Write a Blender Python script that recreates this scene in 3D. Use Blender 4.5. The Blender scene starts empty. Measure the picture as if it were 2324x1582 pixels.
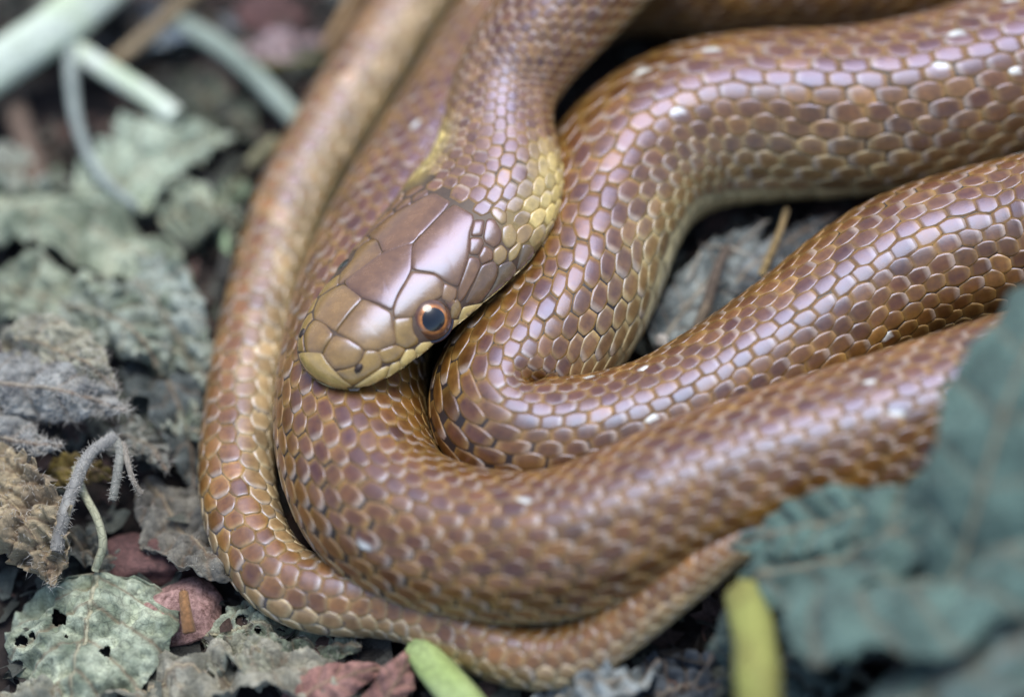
import bpy, math, random
import numpy as np
from mathutils import Matrix, Vector, noise
from mathutils.bvhtree import BVHTree

# ---------------------------------------------------------------- camera, sky, sun, exposure
U = 4.8e-5                       # metres per working unit (one unit = one pixel of a 2324 px wide picture at the focus)
FPX = 2324 * 100 / 36.0          # 100 mm macro lens on a 36 mm sensor
scene = bpy.context.scene
TILT, LEAN = math.radians(35), math.radians(12)
up_c = np.array([-math.sin(TILT) * math.sin(LEAN), math.sin(TILT) * math.cos(LEAN), math.cos(TILT)])
x_c = np.array([1.0, 0, 0]) - up_c[0] * up_c
x_c /= np.linalg.norm(x_c)
y_c = np.cross(up_c, x_c)
M = np.array([x_c, y_c, up_c])   # camera coordinates -> world coordinates
CAM = np.array([0, 0, 150.0]) + M @ np.array([0, 0, FPX])

cam_d = bpy.data.cameras.new('camera')
cam = bpy.data.objects.new('camera', cam_d)
scene.collection.objects.link(cam)
cam_d.lens, cam_d.sensor_width = 100, 36
cam_d.clip_start, cam_d.clip_end = 0.01, 20
mw = Matrix.Identity(4)
for i in range(3):
    for j in range(3):
        mw[i][j] = M[i][j]
    mw[i][3] = CAM[i] * U
cam.matrix_world = mw
scene.camera = cam
cam_d.dof.use_dof = True
FOCUS = 6275
cam_d.dof.focus_distance = FOCUS * U
cam_d.dof.aperture_fstop = 5.2
cam_d.dof.aperture_blades = 7

sun_c = np.array([0.0, 0.72, 0.62])          # direction to the brightest part of the sky, camera axes
sun_w = M @ (sun_c / np.linalg.norm(sun_c))
world = bpy.data.worlds.new('World')
scene.world = world
world.use_nodes = True
nt = world.node_tree
sky = nt.nodes.new('ShaderNodeTexSky')
sky.sky_type = 'NISHITA'
sky.sun_disc = False
sky.sun_elevation = math.asin(sun_w[2])
sky.sun_rotation = math.atan2(sun_w[0], sun_w[1])
sky.air_density, sky.dust_density, sky.ozone_density = 1.0, 1.6, 1.3
bg = nt.nodes['Background']
bg.inputs['Strength'].default_value = 0.11
nt.links.new(sky.outputs['Color'], bg.inputs['Color'])
sun_d = bpy.data.lights.new('sun', 'SUN')
sun_d.energy, sun_d.angle, sun_d.color = 1.5, math.radians(36), (1.0, 0.985, 0.965)
sun = bpy.data.objects.new('sun', sun_d)
scene.collection.objects.link(sun)
sun.rotation_euler = Vector(sun_w).to_track_quat('Z', 'Y').to_euler()
vs = scene.view_settings
vs.view_transform, vs.look, vs.gamma, vs.exposure = 'Standard', 'None', 1.0, 1.0
vs.use_curve_mapping = False
scene.cycles.max_bounces = 6

# ---------------------------------------------------------------- helpers
rng = np.random.default_rng(7)
random.seed(7)

def ray(u, v):
    d = np.array([(u - 1162) / FPX, -(v - 791) / FPX, -1.0])
    d = M @ d
    return d / np.linalg.norm(d)

def P(u, v, z):
    d = ray(u, v)
    return CAM + d * ((z - CAM[2]) / d[2])

def depth(p):
    return float((M.T @ (p - CAM))[2] * -1)

def project(p):
    c = (np.asarray(p) - CAM) @ M
    return np.stack([1162 + FPX * c[..., 0] / -c[..., 2], 791 - FPX * c[..., 1] / -c[..., 2]], -1)

def empty(name, loc):
    o = bpy.data.objects.new(name, None)
    scene.collection.objects.link(o)
    o.location = Vector(loc) * U
    o.empty_display_size = 0.005
    bpy.context.view_layer.update()
    return o

def tag(o, label=None, cat=None, group=None, kind=None):
    for k, v in (('label', label), ('category', cat), ('group', group), ('kind', kind)):
        if v:
            o[k] = v
    return o

def mk(name, verts, faces, mat, parent=None, cols=None, smooth=True, loc=None, attrs=None):
    """one mesh object; verts in world units; parent's location (or loc) becomes the origin"""
    verts = np.asarray(verts, float)
    if parent is not None:
        off, q_ = np.zeros(3), parent
        while q_ is not None:
            off, q_ = off + np.array(q_.location) / U, q_.parent
    else:
        off = np.zeros(3) if loc is None else np.asarray(loc, float)
    me = bpy.data.meshes.new(name)
    if isinstance(faces, np.ndarray):
        n, k = faces.shape
        me.vertices.add(len(verts))
        me.vertices.foreach_set('co', ((verts - off) * U).astype(np.float32).ravel())
        me.loops.add(n * k)
        me.loops.foreach_set('vertex_index', faces.astype(np.int32).ravel())
        me.polygons.add(n)
        me.polygons.foreach_set('loop_start', np.arange(0, n * k, k, dtype=np.int32))
        me.polygons.foreach_set('loop_total', np.full(n, k, np.int32))
        me.update(calc_edges=True)
    else:
        me.from_pydata(((verts - off) * U).tolist(), [], faces)
    me.validate()
    if smooth:
        me.polygons.foreach_set('use_smooth', np.ones(len(me.polygons), bool))
    if cols is not None:
        ca = me.color_attributes.new('Col', 'FLOAT_COLOR', 'POINT')
        c = np.ones((len(verts), 4), np.float32)
        c[:, :3] = cols
        ca.data.foreach_set('color', c.ravel())
    for k_, a_ in (attrs or {}).items():
        at = me.attributes.new(k_, 'FLOAT', 'POINT')
        at.data.foreach_set('value', np.asarray(a_, np.float32))
    me.materials.append(mat)
    o = bpy.data.objects.new(name, me)
    scene.collection.objects.link(o)
    if parent is not None:
        o.parent = parent
    else:
        o.location = Vector(off) * U
        bpy.context.view_layer.update()
    return o

def grid_faces(n, m, closed=False):
    i, j = np.meshgrid(np.arange(n - 1), np.arange(m if closed else m - 1), indexing='ij')
    j2 = (j + 1) % m
    return np.stack([i * m + j, (i + 1) * m + j, (i + 1) * m + j2, i * m + j2], -1).reshape(-1, 4)

def fbm(p, scale, octs=3, seed=0.0):
    """numpy-friendly fractal noise over an (n,3) array"""
    out = np.empty(len(p))
    off = Vector((seed * 3.1, seed * 1.7, seed * 2.3))
    for i, q in enumerate(p):
        out[i] = noise.fractal(Vector(q) / scale + off, 1.0, 2.0, octs)
    return out

# ---------------------------------------------------------------- materials
def new_mat(name):
    m = bpy.data.materials.new(name)
    m.use_nodes = True
    return m, m.node_tree, m.node_tree.nodes['Principled BSDF']

def node(t, kind, **kw):
    n = t.nodes.new(kind)
    for k, v in kw.items():
        if k in n.inputs:
            n.inputs[k].default_value = v
        else:
            setattr(n, k, v)
    return n

def mat_snake(name, rough, coat, bump=0.25, mott=0.25, scale=900, film=0.0):
    m, t, b = new_mat(name)
    col = node(t, 'ShaderNodeVertexColor', layer_name='Col')
    tc = node(t, 'ShaderNodeTexCoord')
    nz = node(t, 'ShaderNodeTexNoise', Scale=scale, Detail=4.0, Roughness=0.65)
    t.links.new(tc.outputs['Object'], nz.inputs['Vector'])
    mr = node(t, 'ShaderNodeMapRange')
    mr.inputs['From Min'].default_value, mr.inputs['From Max'].default_value = 0.3, 0.7
    mr.inputs['To Min'].default_value, mr.inputs['To Max'].default_value = 1 - mott, 1 + mott
    t.links.new(nz.outputs['Fac'], mr.inputs['Value'])
    mx = node(t, 'ShaderNodeVectorMath', operation='SCALE')
    t.links.new(col.outputs['Color'], mx.inputs[0])
    t.links.new(mr.outputs['Result'], mx.inputs['Scale'])
    t.links.new(mx.outputs['Vector'], b.inputs['Base Color'])
    r2 = node(t, 'ShaderNodeMapRange')
    r2.inputs['To Min'].default_value, r2.inputs['To Max'].default_value = rough - 0.07, rough + 0.09
    t.links.new(nz.outputs['Fac'], r2.inputs['Value'])
    t.links.new(r2.outputs['Result'], b.inputs['Roughness'])
    n2 = node(t, 'ShaderNodeTexNoise', Scale=scale * 6, Detail=3.0)
    t.links.new(tc.outputs['Object'], n2.inputs['Vector'])
    bp = node(t, 'ShaderNodeBump', Strength=bump, Distance=0.00003)
    t.links.new(n2.outputs['Fac'], bp.inputs['Height'])
    t.links.new(bp.outputs['Normal'], b.inputs['Normal'])
    b.inputs['Specular IOR Level'].default_value = 0.55
    b.inputs['Coat Weight'].default_value = coat
    b.inputs['Coat Roughness'].default_value = 0.2
    b.inputs['Thin Film Thickness'].default_value = film      # snake scales are faintly iridescent
    b.inputs['Thin Film IOR'].default_value = 1.655
    return m

M_SKIN = mat_snake('snake_skin', 0.5, 0.0)
M_SCALE = mat_snake('snake_scale', 0.31, 0.1, 0.25, 0.30, film=357.0)
M_PLATE = mat_snake('head_plate', 0.25, 0.2, 0.15, 0.22, 700, film=357.0)
M_VENT = mat_snake('belly_scale', 0.38, 0.2)

def mat_eye(name, col_attr=True, color=(0, 0, 0)):
    m, t, b = new_mat(name)
    if col_attr:
        col = node(t, 'ShaderNodeVertexColor', layer_name='Col')
        t.links.new(col.outputs['Color'], b.inputs['Base Color'])
    else:
        b.inputs['Base Color'].default_value = (*color, 1)
    b.inputs['Roughness'].default_value = 0.25
    b.inputs['Coat Weight'].default_value = 1.0
    b.inputs['Coat Roughness'].default_value = 0.03
    return m

M_EYE = mat_eye('eye_iris')
M_PUPIL = mat_eye('eye_pupil', False, (0.004, 0.005, 0.008))
# ---------------------------------------------------------------- the snake: spine
ZH = 346
head_cp = [(711, 859, ZH), (844, 726, ZH), (976, 593, ZH), (1080, 476, ZH), (1122, 392, ZH + 2), (1128, 320, ZH + 6),
           (1145, 205, ZH + 22), (1200, 110, ZH + 50), (1280, 20, ZH + 75), (1400, -120, ZH + 85)]
# (pixel u, pixel v, height of the axis, half width in pixels)
body_cp = [(1590, -330, 340, 155), (1950, -450, 220, 160), (2380, -440, 170, 160), (2620, -310, 160, 155),
           (2600, -160, 150, 152), (2380, -85, 150, 150), (2000, -72, 150, 150), (1620, -62, 150, 150),
           (1400, -62, 150, 150), (1265, -5, 150, 150), (1171, 81, 150, 150), (1056, 261, 150, 150),
           (942, 441, 150, 153), (832, 688, 158, 163), (797, 900, 166, 173), (812, 1050, 172, 179),
           (882, 1166, 176, 181), (1042, 1232, 182, 177), (1270, 1236, 205, 174), (1600, 1112, 228, 178),
           (2000, 988, 228, 184), (2400, 865, 205, 188), (2760, 760, 185, 175), (3060, 580, 180, 182),
           (3110, 340, 182, 190), (2950, 170, 186, 196), (2640, 100, 190, 198),
           (2324, 165, 190, 198), (2130, 222, 190, 198), (1930, 258, 190, 200), (1740, 267, 190, 202),
           (1570, 295, 188, 202), (1445, 372, 186, 198), (1372, 490, 184, 192), (1335, 610, 182, 186),
           (1275, 735, 182, 178), (1180, 835, 186, 170), (1132, 915, 188, 165), (1160, 985, 186, 160),
           (1275, 1010, 178, 156), (1484, 972, 165, 158), (1664, 878, 163, 162), (1806, 783, 166, 166),
           (2055, 616, 172, 181), (2366, 530, 182, 190), (2680, 450, 320, 160), (3060, 350, 500, 150),
           (3300, 90, 330, 145), (3230, -300, 160, 138), (2760, -640, 140, 130), (1900, -720, 120, 115),
           (1350, -500, 105, 100), (1090, -230, 96, 94)]
tail_cp = [(938, 0, 92, 91), (795, 230, 90, 90), (685, 413, 88, 88), (634, 545, 86, 86), (566, 814, 86, 86),
           (540, 1010, 87, 87), (541, 1125, 88, 88), (566, 1216, 88, 88), (612, 1290, 88, 88), (672, 1335, 87, 87),
           (756, 1356, 86, 86), (900, 1368, 84, 83), (1045, 1428, 80, 76), (1130, 1473, 78, 75), (1225, 1495, 77, 74),
           (1330, 1470, 92, 71), (1430, 1405, 135, 66), (1530, 1330, 190, 61), (1620, 1265, 228, 55),
           (1720, 1205, 250, 46), (1850, 1175, 250, 34), (2000, 1190, 230, 20), (2100, 1230, 210, 6)]

pts, rads = [], []
for k_, (u, v, z) in enumerate(head_cp):
    if k_ < 4:
        u, v = u + 4.7, v + 3.7
    pts.append(P(u, v, z)); rads.append(0)
for (u, v, z, r) in body_cp + tail_cp:
    p = P(u, v, z)
    pts.append(p); rads.append(r * depth(p) / FPX)
pts, rads = np.array(pts), np.array(rads)
n_head = len(head_cp)

def catmull(pts, per=40):
    p = np.vstack([2 * pts[0] - pts[1], pts, 2 * pts[-1] - pts[-2]])
    out = []
    for i in range(1, len(p) - 2):
        p0, p1, p2, p3 = p[i - 1:i + 3]
        t0 = 0.0
        t1 = t0 + np.linalg.norm(p1 - p0) ** 0.5
        t2 = t1 + np.linalg.norm(p2 - p1) ** 0.5
        t3 = t2 + np.linalg.norm(p3 - p2) ** 0.5
        for t in np.linspace(t1, t2, per, endpoint=False):
            a1 = (t1 - t) / (t1 - t0) * p0 + (t - t0) / (t1 - t0) * p1
            a2 = (t2 - t) / (t2 - t1) * p1 + (t - t1) / (t2 - t1) * p2
            a3 = (t3 - t) / (t3 - t2) * p2 + (t - t2) / (t3 - t2) * p3
            b1 = (t2 - t) / (t2 - t0) * a1 + (t - t0) / (t2 - t0) * a2
            b2 = (t3 - t) / (t3 - t1) * a2 + (t - t1) / (t3 - t1) * a3
            out.append((t2 - t) / (t2 - t1) * b1 + (t - t1) / (t2 - t1) * b2)
    out.append(pts[-1])
    return np.array(out)

raw = catmull(pts)
seg = np.r_[0, np.cumsum(np.linalg.norm(np.diff(raw, axis=0), axis=1))]
STEP = 6.0
S = np.arange(0, seg[-1], STEP)
C = np.stack([np.interp(S, seg, raw[:, k]) for k in range(3)], -1)
cp_s = seg[::40][:len(pts)]
def gauss(a, sig):
    w = int(4 * sig)
    k = np.exp(-0.5 * (np.arange(-w, w + 1) / sig) ** 2); k /= k.sum()
    pad = np.concatenate([np.repeat(a[:1], w, 0), a, np.repeat(a[-1:], w, 0)])
    return np.apply_along_axis(lambda x: np.convolve(x, k, 'valid'), 0, pad)
Cs = gauss(C, 5)
hold = np.clip((S - 60) / 100, 0, 1)[:, None]          # keep the ends where they are
hold = np.minimum(hold, np.clip((S[-1] - S) / 100, 0, 1)[:, None])
C = C * (1 - hold) + Cs * hold
T = np.gradient(C, axis=0); T /= np.linalg.norm(T, axis=1)[:, None]
T = gauss(T, 4); T /= np.linalg.norm(T, axis=1)[:, None]

# profile: half width, height above and below the axis
sn = cp_s[n_head - 1]
hs_t = np.array([0, 3, 8, 16, 30, 54, 90, 130, 190, 262, 330, 393, 460, 533, 590, 640, 700, 770, 850, 960, 1080, sn, cp_s[n_head]])
hs_t[:18] *= 1.035
W_t = np.array([0, 26, 45, 66, 86, 107, 126, 140, 151, 160, 168, 177, 184, 189, 183, 170, 148, 129, 124, 128, 134, 146, rads[n_head]])
H_t = np.array([0, 17, 29, 41, 52, 66, 77, 86, 94, 100, 103, 105, 107, 108, 108, 108, 108, 110, 113, 119, 125, 136, rads[n_head] * .95])
B_t = np.array([0, 10, 18, 26, 34, 44, 52, 58, 64, 70, 75, 80, 84, 88, 90, 92, 96, 100, 104, 110, 115, 124, rads[n_head] * .9])
def prof(tab, mul):
    a = np.interp(S, hs_t, tab)
    b = np.interp(S, cp_s[n_head:], rads[n_head:] * mul)
    return np.where(S < cp_s[n_head], a, b)
Wd, Hu, Hd = prof(W_t, 1.0), prof(H_t, 0.97), prof(B_t, 0.92)
def soft(a):
    g = gauss(a[:, None], 6)[:, 0]
    w = np.clip((S - 120) / 100, 0, 1)
    return a * (1 - w) + g * w
Wd, Hu, Hd = soft(Wd), soft(Hu), soft(Hd)

# dorsal direction: world up, rolled about the axis here and there (degrees, + rolls the back to the left flank side)
s_tail0 = cp_s[n_head + len(body_cp)]
i_cp = lambda k: cp_s[n_head + k]
roll_t = [(0, -4), (650, -4), (1000, 0), (i_cp(8), 0), (i_cp(12), 4), (i_cp(18), 0), (i_cp(27), 16), (i_cp(31), 38), (i_cp(34), 54), (i_cp(36), 26),
          (i_cp(40), 4), (s_tail0 - 300, 0), (s_tail0, 46), (s_tail0 + 900, 48), (s_tail0 + 1300, 40), (s_tail0 + 1650, 12), (S[-1], 0)]
roll = np.radians(np.interp(S, [a for a, _ in roll_t], [b for _, b in roll_t]))
upv = np.array([0, 0, 1.0])
D0 = upv - (T @ upv)[:, None] * T
D0 /= np.linalg.norm(D0, axis=1)[:, None]
L0 = np.cross(D0, -T)                                   # towards the snake's own left flank
Dr = D0 * np.cos(roll)[:, None] + L0 * np.sin(roll)[:, None]
Lr = np.cross(Dr, -T)
kap = gauss(np.gradient(T, axis=0) / STEP, 6)
kL = np.einsum('ij,ij->i', kap, Lr)

def it(arr, s):
    s = np.clip(s, 0, S[-1])
    if arr.ndim == 1:
        return np.interp(s, S, arr)
    return np.stack([np.interp(s, S, arr[:, k]) for k in range(arr.shape[1])], -1)

def softclip(x):
    return np.where(x < 0.5, x, 0.5 + 0.42 * np.tanh((x - 0.5) / 0.42))

def surf0(s, th):
    c, d, l = it(C, s), it(Dr, s), it(Lr, s)
    w, hu, hd, k = it(Wd, s), it(Hu, s), it(Hd, s), it(kL, s)
    hd_f = np.clip((it(S, s) - 600) / 400, 0, 1)
    e = 0.86 + 0.12 * hd_f                              # the head is boxier than the body
    sn_, cs_ = np.sin(th), np.cos(th)
    y = w * np.sign(sn_) * np.abs(sn_) ** e
    z = np.where(cs_ > 0, hu, hd) * np.sign(cs_) * np.abs(cs_) ** e
    # the face narrows above the lip line; the jaw is narrower than the lip
    face = 1 - hd_f
    y = y * (1 - face * 0.16 * np.clip(cs_, 0, 1) ** 1.5) * (1 - face * 0.10 * (cs_ < -0.05))
    ky = k * y
    y = np.where(ky > 0.5, softclip(ky) / np.where(np.abs(k) < 1e-9, 1e-9, k), y)
    return c + l * y[..., None] + d * z[..., None]

def surf(s, th):
    s, th = np.broadcast_arrays(np.asarray(s, float), np.asarray(th, float))
    p = surf0(s, th)
    ds = surf0(s + 2.0, th) - surf0(np.maximum(s - 2.0, 0.0), th)
    dt = surf0(s, th + 0.02) - surf0(s, th - 0.02)
    n = np.cross(dt, ds)
    ln = np.linalg.norm(n, axis=-1, keepdims=True)
    n = n / np.maximum(ln, 1e-9)
    out = p - it(C, s)
    flip = np.sign(np.einsum('...k,...k->...', n, out))[..., None]
    return p, n * np.where(flip == 0, 1, flip)

lerp = lambda a, b, f: np.asarray(a) * (1 - f) + np.asarray(b) * f
def c3(*c): return np.array(c, float)
DARK, TAN, PALE, YEL = c3(.030, .021, .018), c3(.30, .19, .075), c3(.56, .48, .25), c3(.60, .46, .155)

def belly_f(th):                                        # 0 on the back, 1 at the belly
    return np.clip((np.abs(th) - 1.75) / 0.45, 0, 1)

def skin_col(s, th):
    f = belly_f(th)[..., None]
    base = lerp(DARK, PALE * .8, f)
    head = np.clip((620 - s) / 60, 0, 1)[..., None]
    hcol = lerp(c3(.085, .052, .032), PALE, (np.abs(th) > 1.62)[..., None] * 1.0)
    base = lerp(base, hcol, head)
    nk = (np.clip((s - 820) / 120, 0, 1) * np.clip((1500 - s) / 300, 0, 1) * np.clip((1.2 - np.abs(th)) / .4, 0, 1))[..., None]
    base = lerp(base, c3(.30, .24, .21), nk)
    col_ = (np.clip((s - 480) / 60, 0, 1) * np.clip((800 - s) / 60, 0, 1) * np.clip((np.abs(th) - .55) / .3, 0, 1))[..., None]
    base = lerp(base, c3(.30, .21, .065), col_)
    tail = np.clip((s - s_tail0 + 500) / 100, 0, 1)[..., None]
    return lerp(base, lerp(c3(.14, .115, .11), PALE, f), tail)

SN = empty('snake', (C[n_head * 3][0], C[n_head * 3][1], 0))
tag(SN, 'coiled brown glossy snake with yellow neck patches resting its head on its own coils', 'snake')
sk_s = np.r_[0.3, 1.5, 3, 5, 8, 12, 16, 21, 27, 34, np.arange(42, S[-1] - 2, 9.0), S[-1] - 0.5]
NT = 64
sk_t = np.linspace(-math.pi, math.pi, NT, endpoint=False)
gs, gt = np.meshgrid(sk_s, sk_t, indexing='ij')
skP, _ = surf(gs, gt)
sk_f = grid_faces(len(sk_s), NT, True)
nv = len(sk_s) * NT
skV = np.vstack([skP.reshape(-1, 3), surf0(np.array([0.0]), np.array([0.0])), C[-1:]])
skC = np.vstack([skin_col(gs, gt).reshape(-1, 3), [c3(.1, .07, .03)], [PALE]])
tri = [[nv, (j + 1) % NT, j] for j in range(NT)] + [[nv + 1, nv - NT + j, nv - NT + (j + 1) % NT] for j in range(NT)]
mk('body', skV, sk_f.tolist() + tri, M_SKIN, SN, skC)
BODY_BVH = BVHTree.FromPolygons(skV.tolist(), sk_f.tolist())
hn = int(np.searchsorted(sk_s, 860))
HEAD_BVH = BVHTree.FromPolygons(skV.tolist(), sk_f[:hn * NT].tolist() + tri[:NT])

# head-local frame for mirroring
iH = int(330 / STEP)
hA, hD, hL, hO = -T[iH], Dr[iH], Lr[iH], C[iH]
def to_local(p): q = np.asarray(p) - hO; return np.stack([q @ hA, q @ hL, q @ hD], -1)
def from_local(q): q = np.asarray(q); return hO + q[..., :1] * hA + q[..., 1:2] * hL + q[..., 2:3] * hD

def hit_head(u, v):
    d = ray(u, v)
    loc, n, _, _ = HEAD_BVH.ray_cast(Vector(CAM), Vector(d))
    if loc is None:
        t0 = (hO - CAM) @ d
        best = None
        for t in np.linspace(t0 - 500, t0 + 500, 60):
            q, nn, _, dist = HEAD_BVH.find_nearest(Vector(CAM + d * t))
            if best is None or dist < best[2]:
                best = (q, nn, dist)
        loc, n = best[:2]
    loc, n = np.array(loc), np.array(n)
    q = loc - hO
    if n @ (q - (q @ hA) * hA * .8) < 0:
        n = -n
    return loc, n

# ---------------------------------------------------------------- head shields, traced on the photograph
def cpx(x, y): return ((850 + x * .50575) * .690024, (550 + y * .50575) * .690024)
BR, OL, LIP = c3(.20, .11, .042), c3(.32, .20, .050), c3(.76, .56, .19)
GR = c3(.18, .135, .07)
# name, colour, mirrored, outline
plates = [
 ('rostral', lerp(OL, LIP, .3), 0, [(266, 1212), (330, 1207), (408, 1206), (440, 1262), (492, 1325), (550, 1380), (612, 1426), (618, 1458), (500, 1436), (385, 1382), (310, 1320), (272, 1250)]),
 ('internasal', lerp(OL, BR, .4), 1, [(410, 1195), (440, 1148), (497, 1098), (580, 1118), (650, 1163), (680, 1190), (670, 1240), (632, 1290), (560, 1310), (490, 1314), (446, 1258)]),
 ('prefrontal', lerp(OL, BR, .5), 1, [(500, 1072), (560, 992), (678, 862), (760, 892), (860, 948), (872, 1000), (882, 1080), (892, 1150), (780, 1190), (690, 1190), (652, 1160), (580, 1110)]),
 ('frontal', BR, 0, [(680, 853), (600, 800), (552, 745), (640, 672), (815, 552), (870, 535), (1003, 487), (997, 560), (994, 670), (960, 740), (910, 820), (868, 935), (780, 890)]),
 ('supraocular', lerp(OL, BR, .7), 1, [(877, 940), (892, 870), (940, 780), (997, 680), (1060, 690), (1150, 702), (1200, 745), (1202, 830), (1160, 862), (1090, 876), (1040, 925), (1005, 975), (940, 982), (882, 980)]),
 ('parietal', BR, 1, [(1009, 486), (1100, 412), (1190, 314), (1275, 247), (1330, 278), (1392, 312), (1400, 350), (1375, 420), (1368, 520), (1362, 590), (1330, 680), (1298, 780), (1210, 740), (1140, 690), (1000, 668), (1003, 560)]),
 ('preocular', OL, 1, [(882, 988), (1000, 978), (1000, 1040), (1012, 1085), (1040, 1122), (1030, 1150), (960, 1182), (897, 1150), (887, 1080)]),
 ('loreal', OL, 1, [(780, 1196), (890, 1157), (955, 1188), (930, 1230), (900, 1258), (820, 1276), (800, 1250)]),
 ('nasal', OL, 1, [(690, 1195), (778, 1200), (800, 1268), (790, 1308), (720, 1352), (660, 1392), (616, 1420), (560, 1385), (502, 1326), (560, 1318), (640, 1293), (682, 1240)]),
 ('upper_lip_scale', lerp(LIP, OL, .3), 1, [(620, 1428), (700, 1374), (790, 1314), (850, 1292), (832, 1358), (798, 1408), (700, 1443), (622, 1456)]),
 ('upper_lip_scale', lerp(LIP, OL, .2), 1, [(856, 1290), (914, 1264), (924, 1300), (918, 1356), (812, 1406), (842, 1352)]),
 ('upper_lip_scale', LIP, 1, [(922, 1262), (962, 1192), (1010, 1188), (1028, 1230), (1034, 1282), (928, 1352), (928, 1300)]),
 ('upper_lip_scale', LIP, 1, [(1018, 1186), (1062, 1145), (1150, 1134), (1164, 1170), (1158, 1200), (1042, 1278)]),
 ('upper_lip_scale', LIP, 1, [(1168, 1128), (1222, 1085), (1248, 1006), (1298, 994), (1308, 1040), (1306, 1082), (1172, 1190)]),
 ('upper_lip_scale', LIP, 1, [(1304, 988), (1332, 914), (1440, 890), (1498, 912), (1400, 1012), (1316, 1078)]),
 ('upper_lip_scale', LIP, 1, [(1448, 886), (1560, 815), (1665, 752), (1685, 762), (1610, 828), (1505, 908)]),
 ('upper_lip_scale', lerp(LIP, YEL, .4), 1, [(1680, 745), (1740, 650), (1800, 575), (1822, 590), (1780, 670), (1700, 752)]),
 ('postocular', lerp(BR, TAN, .4), 1, [(1207, 757), (1288, 792), (1284, 850), (1247, 890), (1190, 856)]),
 ('postocular', lerp(OL, GR, .4), 1, [(1252, 900), (1290, 862), (1312, 890), (1318, 930), (1290, 983), (1252, 988)]),
 ('temporal_scale', BR, 1, [(1372, 582), (1430, 602), (1444, 642), (1400, 740), (1332, 860), (1302, 878), (1298, 800), (1332, 700)]),
 ('temporal_scale', lerp(BR, GR, .4), 1, [(1450, 642), (1530, 618), (1554, 652), (1548, 720), (1500, 808), (1440, 880), (1342, 886), (1402, 760)]),
 ('temporal_scale', GR, 1, [(1562, 645), (1640, 614), (1676, 660), (1652, 738), (1560, 800), (1452, 876), (1520, 790), (1560, 700)]),
 ('temporal_scale', GR, 1, [(1684, 650), (1722, 508), (1778, 512), (1796, 560), (1742, 640), (1690, 690)]),
 ('temporal_scale', BR, 1, [(1376, 462), (1448, 462), (1464, 500), (1430, 570), (1372, 568)]),
 ('temporal_scale', BR, 1, [(1400, 346), (1470, 346), (1455, 448), (1382, 450)]),
 ('temporal_scale', BR, 1, [(1484, 342), (1532, 342), (1580, 422), (1574, 490), (1530, 524), (1470, 488), (1464, 452)]),
 ('temporal_scale', BR, 1, [(1432, 584), (1470, 512), (1518, 544), (1524, 600), (1452, 632)]),
 ('temporal_scale', lerp(BR, YEL, .3), 1, [(1532, 540), (1580, 508), (1618, 550), (1608, 602), (1560, 642), (1530, 612)]),
 ('temporal_scale', lerp(BR, YEL, .4), 1, [(1586, 392), (1640, 372), (1684, 430), (1670, 500), (1622, 530), (1586, 480)]),
 ('temporal_scale', lerp(BR, YEL, .5), 1, [(1627, 552), (1698, 484), (1708, 520), (1678, 590), (1632, 618)]),
 ('temporal_scale', lerp(BR, YEL, .3), 1, [(1520, 262), (1560, 262), (1612, 300), (1612, 360), (1580, 375), (1535, 335), (1512, 300)]),
]
PLATE_PX = []
def rounded(poly, sharp=0.90):
    """resample the outline densely with slightly rounded corners"""
    p = np.array(poly, float)
    for _ in range(2):
        q = np.roll(p, -1, 0)
        p = np.stack([p * sharp + q * (1 - sharp), p * (1 - sharp) + q * sharp], 1).reshape(-1, 2)
        sharp = 0.78
    return p

def add_plate(name, col, mirror, outline):
    poly = np.array([cpx(*q) for q in outline])
    PLATE_PX.append(poly)
    out = rounded(poly)
    seg_ = np.r_[0, np.cumsum(np.linalg.norm(np.diff(np.vstack([out, out[:1]]), axis=0), axis=1))]
    n = int(np.clip(seg_[-1] / 7, 18, 64))
    ss = np.linspace(0, seg_[-1], n, endpoint=False)
    cl = np.vstack([out, out[:1]])
    out = np.stack([np.interp(ss, seg_, cl[:, k]) for k in range(2)], -1)
    c = out.mean(0)
    rad = np.linalg.norm(out - c, axis=1).mean()
    big = rad > 40
    lift = 2.3 if big else 2.8
    rings = [(1 + 2.2 / rad, -1.2), (1 + 1.1 / rad, 1.0), (1 - 2.4 / rad, lift * .8), (1 - 9.0 / rad if big else .7, lift), (.6 if big else .45, lift * 1.15), (.3, lift * 1.2)]
    V, Cc = [], []
    tone = 1 + rng.uniform(-.07, .07)
    for f, h in rings:
        for q in out:
            uv = c + (q - c) * f
            p, nn = hit_head(*uv)
            V.append(p + nn * h)
            edge = np.clip((f - .80) / .2, 0, 1)
            Cc.append(np.asarray(col) * tone * (1 - .30 * edge))
    p, nn = hit_head(*c)
    V.append(p + nn * lift * 1.2); Cc.append(np.asarray(col) * tone)
    F = [tuple(f) for f in grid_faces(len(rings), n, True)[:, ::-1].tolist()]
    last = (len(rings) - 1) * n
    F += [(len(V) - 1, last + j, last + (j + 1) % n) for j in range(n)]
    V = np.array(V)
    if mirror:
        L = to_local(V)
        L[:, 1] = np.where(L[:, 1] < 7, np.maximum(L[:, 1] - 1.0, .9), L[:, 1])
        V = from_local(L)
    mk(name, V, F, M_PLATE, SN, np.array(Cc))
    if mirror:
        L[:, 1] *= -1
        mk(name, from_local(L), [f[::-1] for f in F], M_PLATE, SN, np.array(Cc))
for pl in plates:
    add_plate(*pl)

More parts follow.
